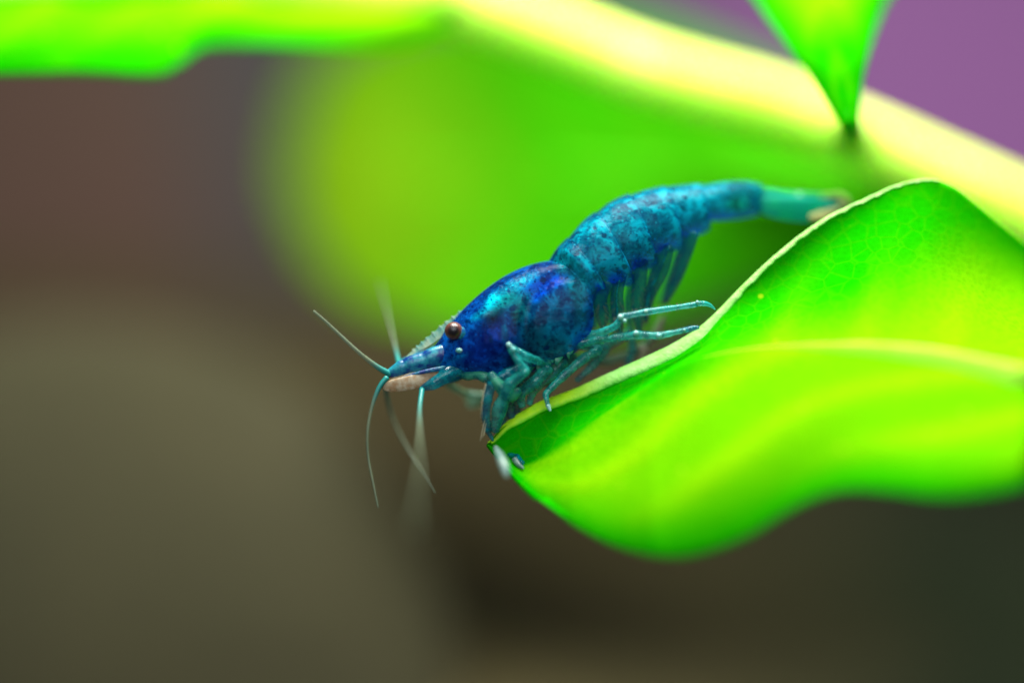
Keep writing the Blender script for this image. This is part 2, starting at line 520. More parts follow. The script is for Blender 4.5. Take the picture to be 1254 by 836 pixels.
def near_leaf(u, v):
    k = u * (NS - 1); i = min(int(k), NS - 2); f = k - i
    t, m, b = (A[i] * (1 - f) + A[i + 1] * f for A in (Ta, Ma, Ba))
    x = t[0]
    t = t + np.array([0, 1.25 * lip(x)]) * ss(600, 640, x)
    if v <= 0.42:
        w = v / 0.42
        e = w + 0.10 * math.sin(math.pi * w)
        py = t[1] + (m[1] - t[1]) * w
        d = dT(x) + (dM(x) - dT(x)) * (w ** 1.7)
        d += 0.05 * math.sin(x / 48.0 + w * 1.5) * math.sin(math.pi * w) * ss(750, 950, x)
    elif v <= 0.9:
        w = (v - 0.42) / 0.48
        py = m[1] + (b[1] - m[1]) * w
        d = dM(x) + (dB(x) - dM(x)) * (1 - (1 - w) ** 1.32)
        d += 0.03 * math.sin(x / 60.0 + w * 3.5) * math.sin(math.pi * w) * ss(650, 800, x)
    else:                                            # the edge curls under
        w = (v - 0.9) / 0.1
        h = (b[1] - m[1])
        py = b[1] - 0.06 * h * w * w
        d = dB(x) + 0.16 * math.sin(w * 1.5) * ss(660, 780, x)
    return P(x, py, d)
def near_vein_and_light(u, v):
    x = 600 + 850 * u ** 1.15
    if v <= 0.42:
        w = v / 0.42
        ph = (x - 60 * (1 - w)) / 105.0
        s = (0.5 + 0.5 * math.cos(2 * math.pi * ph)) ** 3
        lit_flush = 0.8 * ss(0.35, 1.0, w + 0.55 * ss(1020, 1254, x) - 0.15) * ss(840, 1000, x)  # yellow painted in where the blade is strongly lit
        return min(1, lit_flush + 0.22 * s * ss(780, 1000, x) * ss(0.15, 0.8, w))
    if v <= 0.9:
        w = (v - 0.42) / 0.48
        ph = (x + 470 * w) / 205.0 + 0.25
        s = (0.5 + 0.5 * math.cos(2 * math.pi * ph + 0.7 * math.sin(x / 110))) ** 2.2
        lit_flush = 0.55 * (1 - ss(0.55, 0.98, w)) * ss(628, 660, x) * (ss(0.0, 0.22, w) + (1 - ss(0.0, 0.22, w)) * ss(820, 960, x))  # lamp light on the lower half painted as yellow, absent at the curl
        return min(1, lit_flush + 0.42 * s * (1 - ss(0.5, 0.95, w)) * ss(640, 760, x))
    return 0
near = attach(leaf_mesh('leaf', near_leaf, 240, 90, 0.028, M_leaf, near_vein_and_light), plant)
near['label'] = 'sharp wavy leaf with a pale rim under the shrimp'

def midrib(leaf, rows, mat, flat=0.55, res=60, fade=0.0):
    o = tube('midrib', rows, mat, None, 16, res, flat)
    if fade:
        a = o.data.attributes.new('fade', 'FLOAT', 'POINT')
        a.data.foreach_set('value', [1 - ss(0, fade, (i // 16) / res) for i in range(res * 16)] + [1.0, 0.0])
    return attach(o, leaf)
rows = []
for x in np.linspace(860, 1450, 30):
    y = ip(x, Ma[:, 0], Ma[:, 1])
    rows.append((x, y + 1, dM(x) - 0.004, ip(x, [860, 950, 1050, 1150, 1254, 1450], [0.5, 6, 15, 21, 25, 28])))
midrib(near, rows, M_rib, 0.18, 60, 0.6)

# pale rolled rim along the upper edge, from the tip to the crest
rows = []
for x in np.concatenate([np.linspace(597, 880, 60), np.linspace(884, 1150, 60)]):
    y = ip(x, Ta[:, 0], Ta[:, 1])
    w = ip(x, [600, 612, 640, 700, 770, 830, 858, 880, 905, 950, 1000, 1100, 1150],
           [3.2, 5.5, 9, 10, 11.5, 13, 11.5, 7, 4.8, 3.8, 3.2, 2.2, 1.0])
    j = (0.55 if x < 880 else 0.9) * random.uniform(-1, 1)
    rows.append((x + 0.40 * w, y + 0.66 * w + j, dT(x) - 0.004 + w * 0.0018, max(0.6, (w + j * 0.7) * 0.90)))
pr = path3(np.array(rows))
v_, f_ = tube_geo(pr, 14, 0.40, up=(0.15, -0.78, 0.62))
tipf = []
for k in range(len(rows)):
    tipf += [1 - ss(690, 760, rows[k][0])] * 14
tipf += [1.0, 0.0]
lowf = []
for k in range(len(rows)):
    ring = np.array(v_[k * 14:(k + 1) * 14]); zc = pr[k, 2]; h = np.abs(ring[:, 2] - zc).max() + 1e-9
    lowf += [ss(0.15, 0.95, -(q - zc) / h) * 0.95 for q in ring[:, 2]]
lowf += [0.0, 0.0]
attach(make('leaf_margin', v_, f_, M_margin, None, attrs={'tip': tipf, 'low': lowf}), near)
attach(tube('petiole', [(1435,494,0.5,24),(1480,480,0.9,26),(1520,440,1.5,26),(1540,405,2.0,24)], M_petiole, None, 16, 30), near)

# --- generic blade from three edge curves ----------------------------------
def three_curve_leaf(name, T, M, B, mat, thick=0.03, nu=90, nv=48, veins=9.0, slant=1.3, bend=0.0, vs=0.5, lit_flush=0.0, wave=0.04):
    """curves of rows (px, py, d)"""
    Ta, Ma, Ba = (arclen(c, nu) for c in (T, M, B))
    def fp(u, v):
        i = min(int(round(u * (nu - 1))), nu - 1)
        if v < 0.5:
            w = v / 0.5; q = Ta[i] + (Ma[i] - Ta[i]) * w
        else:
            w = (v - 0.5) / 0.5; q = Ma[i] + (Ba[i] - Ma[i]) * w
        d = q[2] + bend * math.sin(math.pi * w) + wave * math.sin(u * 23 + v * 5)
        return P(q[0], q[1], d)
    def vn(u, v):
        w = abs(v - 0.5) * 2
        fl = lit_flush(u, w) if callable(lit_flush) else lit_flush * (1 - ss(0.5, 0.95, w))  # brightly lit parts of the blade painted yellower
        return min(1, fl + vs * (0.5 + 0.5 * math.cos(2 * math.pi * (u * veins + slant * w))) ** 3 * (1 - w))
    o = attach(leaf_mesh(name, fp, nu, nv, thick, mat, vn), plant)
    return o, Ma

# leaf far behind, very soft
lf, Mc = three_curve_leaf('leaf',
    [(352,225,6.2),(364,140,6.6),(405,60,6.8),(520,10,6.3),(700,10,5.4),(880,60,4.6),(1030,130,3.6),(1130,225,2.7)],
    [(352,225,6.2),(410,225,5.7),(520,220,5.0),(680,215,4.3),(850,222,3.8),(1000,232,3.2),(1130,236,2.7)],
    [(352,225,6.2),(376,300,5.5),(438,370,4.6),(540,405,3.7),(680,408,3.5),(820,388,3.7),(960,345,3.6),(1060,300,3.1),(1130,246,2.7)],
    M_leaf_back, bend=0.0, vs=0.15, lit_flush=lambda u, w: 0.9 * (1 - ss(0.05, 0.45, u)))
lf['label'] = 'blurred green leaf hanging behind the shrimp body'
midrib(lf, [(a, b, d + 0.01, 3 + 6 * k / len(Mc)) for k, (a, b, d) in enumerate(Mc[4:])], M_petiole)
attach(tube('petiole', [(1118,236,2.7,14),(1130,226,2.5,16),(1138,212,2.3,16)], M_petiole, None, 14, 20), lf)

# leaf across the top left corner
lf, Mb = three_curve_leaf('leaf',
    [(-260,10,0.8),(-150,-120,1.6),(0,-190,2.0),(200,-190,2.2),(360,-140,2.2),(470,-60,2.1),(560,-10,1.95)],
    [(-260,10,0.8),(-150,0,0.95),(0,-10,1.15),(200,-20,1.4),(360,-12,1.6),(470,-5,1.8),(560,-2,1.95)],
    [(-260,10,0.8),(-160,70,0.8),(-40,90,0.75),(100,87,0.85),(190,91,0.95),(222,79,1.0),(255,58,1.1),(330,54,1.25),(430,58,1.45),(490,54,1.6),(530,36,1.7),(565,12,1.85)],
    M_leaf, bend=-0.06, veins=7, vs=0.3, lit_flush=lambda u, w: (0.35 + 0.65 * ss(0.45, 0.85, u)) * (1 - ss(0.35, 0.85, w)))
lf['label'] = 'bright leaf crossing the top left corner'
midrib(lf, [(a, b, d - 0.10, 4 + 16 * k / len(Mb)) for k, (a, b, d) in enumerate(Mb[8:])], M_rib)

# small folded leaf rising in front of the stem
lf, Md = three_curve_leaf('leaf',
    [(1029,152,0.40),(1013,126,0.45),(996,100,0.52),(977,74,0.60),(952,40,0.74),(928,4,0.90),(909,-30,1.02),(905,-90,1.1),(960,-160,1.1)],
    [(1040,152,0.40),(1034,120,0.43),(1028,90,0.47),(1022,60,0.55),(1016,30,0.68),(1012,0,0.82),(1008,-40,0.98),(1000,-100,1.1),(960,-160,1.1)],
    [(1050,152,0.40),(1053,126,0.45),(1057,100,0.54),(1063,72,0.64),(1072,40,0.80),(1084,8,0.96),(1098,-30,1.08),(1060,-110,1.12),(960,-160,1.1)],
    M_leaf, bend=-0.02, veins=4, vs=0.2, nu=70, wave=0.0, lit_flush=lambda u, w: 0.5 * ss(0.25, 0.5, u) * (1 - ss(0.3, 0.9, w)))
lf['label'] = 'small folded leaf rising in front of the pale stem'
midrib(lf, [(a, b, d + 0.09, 6) for a, b, d in Md[:40]], M_petiole, 0.35)
attach(tube('petiole', [(1036,122,0.50,5),(1040,142,0.44,9),(1041,152,0.55,13),(1043,160,1.1,19),(1048,166,1.85,24)], M_petiole, None, 14, 30), lf)

# thick stem
stem = tube('stem', [(250,-140,2.0,38),(420,-66,2.0,38),(560,-4,2.0,39),(700,50,2.0,39),(800,88,2.0,39),(950,131,2.0,39),(1050,170,2.0,40),
                     (1150,214,2.0,40),(1254,262,2.0,41),(1400,334,2.0,47),(1560,414,2.0,47)], M_stem, None, 32, 120)
attach(stem, plant)

# ------------------------------------------------------------------ the shrimp
shrimp = empty('shrimp', None, 'blue speckled dwarf shrimp climbing on the sharp leaf edge', 'shrimp')
shrimp.location = P(690, 470, 0.1)
bpy.context.view_layer.update()

def part(name, v, f, mat, parent=shrimp, **k):
    return attach(make(name, v, f, mat, None, **k), parent)

# --- body: one skin, carapace and six abdominal rings ------------------------
# rows: top x y, bottom x y, axis depth, half width (cm), backward bulge of the section
ST = [
 (528,428, 526,454, 0.08, 0.030, 0),
 (536,418, 534,460, 0.08, 0.065, 0),
 (547,402, 548,464, 0.08, 0.10, 0),
 (564,382, 568,463, 0.08, 0.13, 2),
 (585,362, 594,465, 0.08, 0.152, 5),
 (610,343, 626,462, 0.09, 0.172, 10),
 (634,330, 657,453, 0.10, 0.180, 18),
 (654,323, 686,442, 0.10, 0.182, 27),
 (669,320, 710,427, 0.11, 0.180, 33),      # rear edge of the carapace
 (671,321, 711,420, 0.11, 0.172, 32),
 (673,318, 718,396, 0.12, 0.176, 25),
 (682,304, 732,362, 0.12, 0.188, 8),      # ring 1
 (694,292, 744,360, 0.13, 0.190, 4),
 (697,291, 744,350, 0.13, 0.180, 4),
 (712,273, 757,351, 0.15, 0.192, 3),      # ring 2
 (727,261, 777,347, 0.16, 0.190, 5),
 (731,260, 774,332, 0.165, 0.177, 4),
 (748,247, 789,331, 0.18, 0.182, 3),      # ring 3
 (768,238, 806,323, 0.20, 0.176, 4),
 (772,239, 803,311, 0.205, 0.163, 3),
 (790,233, 819,309, 0.22, 0.165, 3),      # ring 4
 (812,228, 836,301, 0.25, 0.156, 4),
 (816,229, 835,291, 0.255, 0.143, 3),
 (834,227, 850,289, 0.28, 0.142, 2),      # ring 5
 (856,225, 868,282, 0.31, 0.130, 3),
 (860,227, 866,271, 0.315, 0.118, 2),
 (880,224, 884,270, 0.34, 0.110, 1),      # ring 6
 (908,222, 906,268, 0.38, 0.095, 1),
 (930,225, 926,264, 0.41, 0.075, 1),
 (934,229, 932,260, 0.415, 0.050, 0),
]
NB, NR = 300, 72
st = crom(ST, NB)
bv, px_all, py_all, side = [], [], [], []
for i in range(NB):
    tx, ty, bx, by, d, w, bl = st[i]
    ax = np.array([tx - bx, ty - by]); L = np.linalg.norm(ax); ax /= L
    nrm = np.array([-ax[1], ax[0]])                       # towards the tail
    if nrm[0] < 0: nrm = -nrm
    c = np.array([(tx + bx) / 2, (ty + by) / 2])
    for k in range(NR):
        th = 2 * math.pi * k / NR
        cs, sn = math.cos(th), math.sin(th)
        h = cs                                             # 1 at the back, -1 at the belly
        wd = abs(sn) ** 0.85 * math.copysign(1, sn)
        wd *= (1.0 + 0.16 * (-h) if h < 0 else 1.0 - 0.10 * h)
        q = c + ax * h * L / 2 + nrm * bl * max(0, 1 - h * h) ** 0.7
        ex = ((q[0] - 694) / 50) ** 2 + ((q[1] - 396) / 58) ** 2          # lobe over the gills, set off by a groove
        g = math.exp(-((math.sqrt(ex) - 1.0) / 0.13) ** 2) * ss(712, 690, q[0]) if q[0] < 712 and i < NB * 8 / 29 else 0
        ey = ((q[0] - 606) / 30) ** 2 + ((q[1] - 420) / 30) ** 2          # swollen cheek behind the eye
        sw = 0.016 * math.exp(-ey * 1.2) if q[0] < 690 else 0
        dd = d - wd * (w - 0.022 * g + sw)
        bv.append(P(q[0], q[1], dd))
        px_all.append(q[0]); py_all.append(q[1]); side.append(h)
bf = grid_faces(NB, NR, wrap=True)
bv.append(P(522, 442, 0.08)); bv.append(P(938, 245, 0.42))
px_all += [505, 938]; py_all += [440, 245]; side += [0, 0]
s_, e_ = len(bv) - 2, len(bv) - 1
for k in range(NR):
    bf.append((s_, (k + 1) % NR, k)); q = (NB - 1) * NR
    bf.append((e_, q + k, q + (k + 1) % NR))
X = np.array(px_all); Y = np.array(py_all); H = np.array(side)
# pigment map of the shell (its own colours)
DEEP, BLUE, TEAL, TURQ, INK, GRNT = lin(2, 50, 138), lin(4, 72, 150), lin(0, 118, 140), lin(0, 150, 172), lin(4, 26, 62), lin(10, 105, 100)
pig = np.tile(np.array(TURQ) * 0.85, (len(X), 1))
def blend(mask, c):
    global pig
    pig = pig * (1 - mask[:, None]) + np.array(c) * mask[:, None]
car = 1 / (1 + np.exp(-( -(X - 706 - 0.30 * (Y - 380)) + 24 * 0) / 5.0))
carm = 1 / (1 + np.exp((X - (676 + 0.55 * (Y - 320) * (Y < 370) + 27 * (Y >= 370))) / 3.0))
blend(carm, np.array(lin(4, 74, 140)) * 0.85)
def blob(x, y, rx, ry, rot, c, a=1.0):
    r = math.radians(rot); dx = X - x; dy = Y - y
    u = (dx * math.cos(r) + dy * math.sin(r)) / rx; v = (-dx * math.sin(r) + dy * math.cos(r)) / ry
    blend(a * np.exp(-(u * u + v * v) ** 1.5), c)
blob(690, 395, 44, 50, 0, lin(10, 84, 112), 0.95)
blob(650, 412, 32, 28, 0, lin(3, 52, 66), 0.95)
blob(672, 432, 34, 18, -20, lin(4, 72, 86), 0.9)
blob(635, 436, 26, 24, 0, np.array(INK) * 0.6, 0.85)
blob(582, 432, 24, 18, 0, DEEP, 1.0)
blob(560, 448, 20, 8, 20, lin(0, 84, 140), 0.8)
blob(560, 425, 22, 24, 0, BLUE, 0.6)
blob(607, 412, 24, 24, 0, lin(4, 34, 112), 0.9)
blob(602, 388, 18, 12, -40, np.array(INK) * 0.5, 1.0)
blob(598, 383, 7, 3.5, -35, lin(70, 45, 70), 0.8)
blob(632, 386, 8, 13, 0, np.array(INK) * 0.4, 0.95)
blob(622, 365, 24, 13, -35, GRNT, 0.9)
blob(605, 366, 9, 7, -45, lin(0, 175, 180), 0.95)
blob(633, 346, 28, 7, -26, lin(0, 150, 165), 0.85)
blob(600, 372, 5, 12, 30, lin(0, 170, 180), 0.7)
blob(588, 384, 14, 4, -35, lin(0, 130, 150), 0.8)
blob(660, 362, 20, 4, -35, lin(4, 60, 170), 0.9)
blob(562, 437, 12, 4, -20, lin(0, 120, 170), 0.7)
blob(697, 380, 8, 6, 20, lin(0, 110, 150), 0.7)
blob(676, 404, 9, 7, -30, lin(0, 95, 120), 0.7)
blob(700, 412, 8, 5, -50, lin(0, 100, 125), 0.7)
blob(640, 375, 10, 18, 20, GRNT, 0.8)
blob(676, 345, 34, 9, -18, DEEP, 1.0)
blob(707, 352, 8, 14, -10, lin(0, 140, 165), 0.9)
blob(722, 372, 7, 30, 5, DEEP, 0.8)
blob(575, 376, 22, 7, -42, BLUE, 0.8)
blob(618, 405, 4, 16, 0, lin(0, 110, 130), 0.6)
# deep blue along the lower plates of the tail rings
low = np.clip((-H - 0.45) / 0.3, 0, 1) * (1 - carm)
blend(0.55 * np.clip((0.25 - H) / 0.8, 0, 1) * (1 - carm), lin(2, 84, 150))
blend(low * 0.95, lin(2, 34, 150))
blend(np.clip((X - 880) / 50, 0, 1) * 0.5, lin(0, 120, 125))
blob(925, 236, 9, 8, 0, lin(0, 70, 105), 0.9)
blob(921, 250, 5, 12, 0, lin(0, 60, 140), 0.8)
blob(903, 250, 14, 9, 0, lin(0, 140, 115), 0.7)
tt = np.repeat(np.arange(NB) / (NB - 1) * (len(ST) - 1), NR); tt = np.append(tt, [0, len(ST) - 1])
for e in (12, 15, 18, 21, 24):                     # hind edges of the rings: pale lip, dark fold behind
    blend(0.35 * np.exp(-((tt - e + 0.25) / 0.22) ** 2), lin(0, 175, 195))
    blend(0.45 * np.exp(-((tt - e - 0.75) / 0.40) ** 2), lin(2, 48, 110))
# thin darker line on top of the back
blend(np.clip((H - 0.90 + 0.12 * carm) / 0.10, 0, 1) * 0.75, lin(3, 46, 100))
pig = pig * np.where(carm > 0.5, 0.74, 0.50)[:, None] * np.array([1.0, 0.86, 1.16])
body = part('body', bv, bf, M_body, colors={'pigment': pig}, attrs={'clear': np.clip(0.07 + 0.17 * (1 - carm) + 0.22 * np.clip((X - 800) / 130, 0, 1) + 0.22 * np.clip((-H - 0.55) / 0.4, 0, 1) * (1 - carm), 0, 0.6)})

# --- rostrum with its row of teeth -----------------------------------------
rv, rf = [], []
ros = crom([(498,437,1.5),(508,428,4),(522,416,8),(542,399,10),(562,384,10),(582,368,9)], 60)
for i, (x, y, h) in enumerate(ros):
    tooth = 2.6 * max(0, math.sin(i * 1.35)) ** 2 if 6 < i < 52 else 0
    nx, ny = -0.64, -0.77
    top = (x + nx * (1.0 + tooth), y + ny * (1.0 + tooth)); bot = (x - nx * h, y - ny * h)
    wd = 0.006 + 0.02 * i / 60
    for (qx, qy), sgn in ((top, 0), (bot, 1), (bot, -1)):
        rv.append(P(qx, qy, 0.08 + sgn * wd))
rf = grid_faces(60, 3, wrap=True) + [(0, 1, 2), (179, 178, 177)]
part('rostrum', rv, rf, M_ros, smooth=False)

# --- eyes -------------------------------------------------------------------
def sphere(name, c, r, mat, parent, n1=20, n2=28, sq=(1, 1, 1), bump=0.0):
    v = []
    for i in range(n1):
        a = math.pi * i / (n1 - 1)
        for j in range(n2):
            b = 2 * math.pi * j / n2
            q = np.array([math.sin(a) * math.cos(b), math.sin(a) * math.sin(b), math.cos(a)]) * np.array(sq)
            v.append(np.array(c) + r * (1 + bump * math.sin(7 * a + 5 * b) * math.sin(a)) * q)
    return part(name, v, grid_faces(n1, n2, wrap=True, flip=True), mat, parent)
e1 = sphere('eye', P(555.5, 405, -0.04), 0.044, M_eye, shrimp)
e2 = sphere('eye', P(551, 404, 0.215), 0.044, M_eye, shrimp)
attach(tube('eye_stalk', [(578,414,0.02,9),(568,409,-0.01,8.5),(560,407,-0.035,8.5)], M_ped, None, 16, 14), e1)
attach(tube('eye_stalk', [(572,412,0.14,9),(562,407,0.18,8.5),(555,406,0.20,8.5)], M_ped, None, 16, 14), e2)

def setae(rows, n, length, mat, parent, ang=(70, 110), thin=0.35, jitter=0.4, both=True):
    """tiny bristles along a path of (px,py,d,r)"""
    r = arclen(rows, n)
    V, F = [], []
    for i in range(1, n - 1):
        t = r[i + 1, :2] - r[i - 1, :2]; t /= np.linalg.norm(t)
        for s in ((1, -1) if both else (1,)):
            a = math.radians(random.uniform(*ang)) * s
            dr = np.array([t[0] * math.cos(a) - t[1] * math.sin(a), t[0] * math.sin(a) + t[1] * math.cos(a)])
            l = length * random.uniform(1 - jitter, 1 + jitter)
            p0 = r[i, :2] + dr * r[i, 3] * 0.6; p1 = r[i, :2] + dr * (r[i, 3] + l)
            v, f = tube_geo(path3([(p0[0], p0[1], r[i, 2], thin), (p1[0], p1[1], r[i, 2] + random.uniform(-.01, .01), thin * 0.4)]), 4)
            F += [tuple(x + len(V) for x in q) for q in f]; V += v
    o = make('setae', V, F, mat, None)
    o['kind'] = 'stuff'
    return attach(o, parent)

# --- bases of the feelers -----------------------------------------------------
for off, dz, k in ((0, 0.0, 0), (6, 0.16, -3)):
    base = tube('antennule_base', [(564+off,430+k,0.07+dz,10),(548+off,433+k,0.03+dz,13),(530+off,438+k,0.02+dz,12.5),(521+off,441+k,0.02+dz,11),(516+off,443+k,0.02+dz,11.5),
        (503+off,446+k,0.02+dz,10.5),(496+off,449+k,0.02+dz,8.8),(492+off,450+k,0.02+dz,9.4),(482+off,455+k,0.02+dz,7),(474+off,458+k,0.02+dz,4.5)], M_ped, shrimp, 18, 60, 0.7)
    base.parent = None; attach(base, shrimp)
    sc = tube('antennal_scale', [(546+off,455+k,0.02+dz,4),(532+off,459+k,0.0+dz,7),(512+off,466+k,-0.02+dz,9),(494+off,470+k,-0.02+dz,8.6),(480+off,472.5+k,-0.01+dz,7.5),(470+off,474+k,0+dz,4.2)],
              M_cream, None, 18, 50, 0.22)
    attach(sc, shrimp)
    setae([(534+off,467+k,0.0+dz,1),(512+off,475+k,-0.02+dz,1),(492+off,479+k,-0.02+dz,1),(476+off,479+k,-0.01+dz,1)], 40, 3.2, M_ant, sc, ang=(50, 80), thin=0.25, both=False)
    rib = tube('scale_rib', [(556+off,449+k,0.0+dz,3.5),(535+off,452+k,-0.015+dz,3),(515+off,456+k,-0.022+dz,2.2),(495+off,462+k,-0.015+dz,1.4),(480+off,467+k,-0.005+dz,0.6)],
               M_ped, None, 10, 40, 0.6)
    attach(rib, sc)
    ab = tube('antenna_base', [(565+off,452+k,0.02+dz,12),(548+off,459+k,-0.01+dz,11),(540+off,464+k,-0.02+dz,8),(530+off,470+k,-0.02+dz,7.5),(520+off,474+k,-0.02+dz,4.5),(515+off,478+k,-0.02+dz,3.5)],
              M_leg_blue, None, 16, 50, 0.8)
    attach(ab, shrimp)

# --- feelers ------------------------------------------------------------------
def feeler(rows, mat=M_ant, bristles=0, res=70):
    r = arclen(rows, res)
    v, f = tube_geo(path3(r), 10)
    root = [1 - ss(0.05, 0.30, i / (res - 1)) for i in range(res) for _ in range(10)] + [1.0, 0.0]
    o = part('antenna', v, f, mat, attrs={'root': root})
    if bristles: setae(rows, bristles, 1.0, M_ant, o, thin=0.22)
    return o
feeler([(478,458,0.02,4.2),(462,449,0.0,3.4),(440,432,-0.02,2.6),(415,409,-0.03,2.2),(398,393,-0.04,1.9),(384,381,-0.05,1.7)], bristles=46)
feeler([(489,447,0.14,3.6),(483,420,0.30,2.0),(476,390,0.45,1.4),(470,365,0.58,1.0),(465,345,0.7,0.7)])
feeler([(474,462,0.0,3.6),(464,475,-0.01,3.0),(455,500,-0.02,2.2),(450,530,-0.03,1.9),(451,560,-0.03,1.6),(457,592,-0.04,1.4),(463,621,-0.05,1.0)], bristles=50)
feeler([(472,474,0.2,2.6),(477,500,0.32,2.0),(487,526,0.34,1.8),(502,553,0.3,1.6),(518,578,0.2,1.2),(533,603,0.1,0.8)])
feeler([(517,476,-0.02,3.6),(514,500,-0.14,2.6),(514,530,-0.36,2.1),(514,560,-0.62,1.7),(512,600,-0.98,1.3),(508,650,-1.4,0.9)])

# --- walking legs ----------------------------------------------------------------
def leg(joints, mat=M_leg, claw=None, bristles=0, clawmat=None, glints=()):
    """joints (px,py,d,r); slight swelling at each bend"""
    rows = []
    for i in range(len(joints) - 1):
        a, b = np.array(joints[i], float), np.array(joints[i + 1], float)
        for t in np.linspace(0, 1, 14)[: -1 if i < len(joints) - 2 else None]:
            q = a + (b - a) * t
            q[3] *= 0.86 + 0.16 * abs(math.cos(math.pi * t)) ** 3 + 0.10 * math.sin(math.pi * min(1, t * 1.3))
            rows.append(q)
    rows = np.array(rows)
    rows[:, 3] *= 0.92 + 0.03 * np.sin(np.arange(len(rows)) * 1.1)
    sm = rows.copy()
    sm[1:-1, :3] = 0.25 * rows[:-2, :3] + 0.5 * rows[1:-1, :3] + 0.25 * rows[2:, :3]
    v, f = tube_geo(path3(sm), 14)
    o = part('leg', v, f, mat)
    if claw: attach(tube('claw', claw, clawmat or mat, None, 10, 20), o)
    if bristles: setae(joints[len(joints) // 2 - 1:], bristles, 1.6, M_tip, o, thin=0.28)
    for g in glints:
        attach(sphere('joint_glint', P(*g[:3]), g[3] / K, M_glint, shrimp, 10, 12, bump=0.2), o)  # pale beads put in as highlights on the leg joints
    return o

# rear pair, near side, stretched on to the leaf edge
leg([(700,410,0.10,8),(720,412,0.0,7.5),(738,407,-0.03,6),(754,399,-0.05,5),(761,388,-0.06,4.5),(791,382,-0.05,4.6),(854,372.5,-0.02,3.6)],
    claw=[(853,372,-0.02,3.4),(862,371.5,-0.02,3.2),(870,374,-0.01,2.2),(876,379,0.0,0.7)], bristles=34, clawmat=M_leg,
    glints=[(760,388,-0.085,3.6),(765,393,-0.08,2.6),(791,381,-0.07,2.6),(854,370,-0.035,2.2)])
leg([(692,416,0.10,9),(712,420,0.0,8),(730,416,-0.02,6),(748,414,-0.04,4.6),(779,410,-0.06,6.2),(807,411,-0.06,5.0),(838,404.5,-0.05,3.6)],
    claw=[(837,404.5,-0.05,3.6),(848,402,-0.05,3.6),(856,401,-0.05,2.2)], clawmat=M_leg_blue, bristles=14,
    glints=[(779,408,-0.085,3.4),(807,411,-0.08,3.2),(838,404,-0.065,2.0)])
leg([(700,418,0.12,8),(734,428,0.08,6.5),(716,438,0.04,7),(692,458,0.0,6.5),(668,482,-0.02,4.5),(671,497,-0.05,3)],
    claw=[(671,496,-0.05,3.2),(674,503,-0.06,1.5)], clawmat=M_glint)
# front pairs with their claws
leg([(672,446,0.0,6),(645,437,-0.10,6),(625,425,-0.115,5.0),(633,440,-0.12,5.0),(644,454,-0.11,6.5),(624,470,-0.09,8.5),(612,500,-0.05,10.5),(605,527,0.0,7)],
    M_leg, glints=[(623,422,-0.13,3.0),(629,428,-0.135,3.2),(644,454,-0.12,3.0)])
leg([(648,446,-0.02,9),(622,458,-0.05,9),(603,468,-0.06,7.5),(597,486,-0.06,7.0),(594.5,508,-0.05,6.5),(598,527,-0.03,5)],
    M_leg_blue, claw=[(596,526,-0.03,3.6),(601,534,-0.02,2.8),(604,540,-0.02,1.0)], clawmat=M_leg_blue, bristles=16)
leg([(672,448,0.0,10),(655,468,0.0,9),(636,482,0.02,8),(640,498,0.04,5)], M_leg, bristles=10)
leg([(640,452,0.05,10),(628,474,0.06,9),(622,496,0.08,8.5),(628,512,0.08,6)], M_leg_blue, bristles=10)
leg([(690,440,0.08,9),(676,458,0.06,8),(652,478,0.06,7),(648,495,0.06,4.5)], M_leg, bristles=8)
leg([(606,462,0.05,8),(620,484,0.08,7),(617,510,0.12,6),(610,532,0.14,5),(608,546,0.10,4.2),(622,556,0.06,4.0)], M_leg_blue,
    claw=[(607,548,-0.1,3),(612,558,-0.22,5.5),(617,570,-0.28,6.5),(620,580,-0.32,4.5),(622,584,-0.33,1.5)], clawmat=M_claw)
leg([(620,556,0.06,3.5),(633,559,0.0,4.0),(640,567,-0.06,3.0)], M_leg_blue, claw=[(630,562,-0.02,4),(636,569,-0.05,3.4),(641,573,-0.08,1.0)], clawmat=M_claw)
leg([(700,432,0.16,8),(690,452,0.18,7),(676,470,0.16,6),(668,486,0.12,4)], M_leg_blue, bristles=8)
leg([(668,446,0.14,9),(648,462,0.16,8),(632,486,0.16,7),(634,506,0.14,5)], M_leg_blue, bristles=10)
leg([(722,420,0.14,7),(742,428,0.16,6),(728,446,0.16,5.5),(706,466,0.14,4)], M_leg, bristles=8)
# far side
leg([(690,438,0.25,8),(745,443,0.30,6),(778,432,0.34,5),(803,408,0.38,5)], M_leg_far, claw=[(801,410,0.38,4.5),(808,396,0.4,4.2),(812,386,0.4,2)], clawmat=M_tip)
leg([(740,424,0.25,7),(772,406,0.28,6),(775,428,0.3,6),(768,446,0.3,4.5)], M_leg, claw=[(782,424,0.28,4.5),(788,428,0.28,5.5),(786,440,0.28,4)], clawmat=M_tip)
leg([(560,462,0.2,5),(548,471,0.25,4.5),(572,483,0.32,5),(598,486,0.36,6)], M_leg_far, claw=[(596,486,0.36,6),(582,492,0.4,7),(572,494,0.42,4)], clawmat=M_leg_far)

# spines on the front claw
for a in (((595,508,-0.06,0.5),(591,526,-0.07,0.75),(588,540,-0.08,0.3)), ((595,518,-0.06,0.5),(593,530,-0.07,0.7),(591,536,-0.075,0.3)), ((595,470,-0.09,0.6),(590.5,492,-0.1,0.8),(589.5,512,-0.1,0.4))):
    attach(tube('spine', list(a), M_tip, None, 6, 12), shrimp)

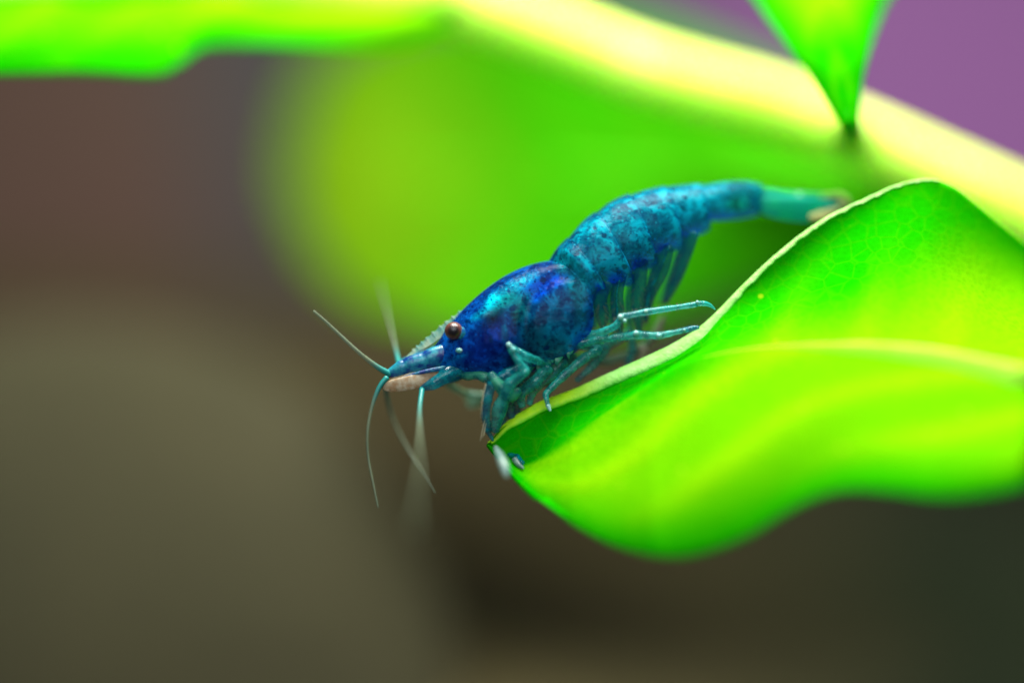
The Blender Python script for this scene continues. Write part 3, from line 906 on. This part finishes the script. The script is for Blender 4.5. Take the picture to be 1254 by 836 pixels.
# mouthparts and the fringe below the shield
attach(tube('mouthpart', [(560,456,0.02,4),(572,460,0.0,6),(584,459,-0.02,5),(594,462,-0.03,7),(606,465,-0.04,5),(616,464,-0.03,3)], M_gill, None, 14, 30), shrimp)
attach(tube('mouthpart', [(600,458,-0.06,6),(612,472,-0.07,8),(624,484,-0.06,9),(636,478,-0.04,5)], M_gill, None, 14, 30), shrimp)
for x, y, l, w in ((650,448,11,6),(662,445,14,7),(675,440,9,5),(684,437,13,6),(698,429,10,5)):
    attach(tube('fringe_lobe', [(x + 3, y - 10, 0.04, w), (x, y, 0.0, w * 0.9), (x - 2, y + l * 0.5, -0.01, w * 0.5), (x - 3 + random.uniform(-2, 2), y + l, 0.0, 0.4)], M_gill, None, 8, 16, 0.15), shrimp)

# --- swimmerets below the tail rings -------------------------------------------------
SW = [[(743,345),(738,365),(736,385),(738,402)], [(764,332),(757,360),(756,385),(762,408)], [(790,316),(782,345),(778,375),(780,405)],
      [(818,302),(808,330),(798,362),(792,396)], [(850,286),(842,308),(830,336),(816,372)]]
for k, p in enumerate(SW):
    for far in (0, 1):
        d0 = 0.02 + 0.06 * k * 0.6 + 0.24 * far - 0.02
        sh = -7 if far else 0
        rows = [(x + sh + random.uniform(-3, 3), y + random.uniform(-3, 3), d0 + 0.03 * i, [6.5, 8.5, 8.0, 3.0][i] * random.uniform(0.85, 1.1)) for i, (x, y) in enumerate(p)]
        o = attach(tube('swimmeret', rows, M_flap, None, 12, 36, 0.22), shrimp)
        if not far:
            if k in (1, 3): attach(tube('swimmeret_rib', [(x, y, d - 0.028, random.uniform(0.8, 1.3) if i < 3 else 0.5) for i, (x, y, d, r) in enumerate(rows)], M_leg_blue, None, 8, 30), o)
            setae(rows[1:], 26, 4.5, M_ant, o, ang=(25, 60), thin=0.3, jitter=0.5)

# --- tail fan ---------------------------------------------------------------------
def blade(name, rows, mat, edge=None, flat=0.18, tail_pt=None):
    o = attach(tube(name, rows, mat, None, 18, 44, flat), shrimp)
    if edge: attach(tube('fan_fringe', edge, M_fan_edge, None, 10, 26, 0.4), o)
    return o
blade('telson', [(926,240,0.41,10),(950,243,0.44,10.5),(980,248,0.48,8),(1005,252,0.51,6),(1018,253,0.52,3)], M_fan, flat=0.4)
blade('uropod', [(928,250,0.37,9),(952,255,0.37,13),(985,257,0.40,15),(1008,255,0.43,12),(1022,254,0.45,6)], M_fan,
      [(992,266,0.40,4),(1004,264,0.42,7),(1014,260,0.44,7),(1022,255,0.45,4)])
blade('uropod', [(932,238,0.46,7),(962,245,0.50,10),(1000,247,0.55,10),(1022,247,0.58,7),(1030,247,0.6,4)], M_fan,
      [(1006,240,0.54,1.6),(1022,239,0.57,2.4),(1032,242,0.59,4.0),(1036,249,0.6,4.6),(1029,256,0.6,4.2),(1020,262,0.6,3.5)])
blade('uropod', [(930,245,0.40,7),(960,250,0.42,11),(990,252,0.46,11),(1012,252,0.5,7)], M_fan)
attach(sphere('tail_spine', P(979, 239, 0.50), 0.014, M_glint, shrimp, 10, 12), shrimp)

# highlight on the cheek, put in as a pale knob
attach(sphere('joint_glint', P(562, 429, -0.066), 0.014, M_glint, shrimp, 14, 18, sq=(1, 0.6, 0.8), bump=0.3), shrimp)
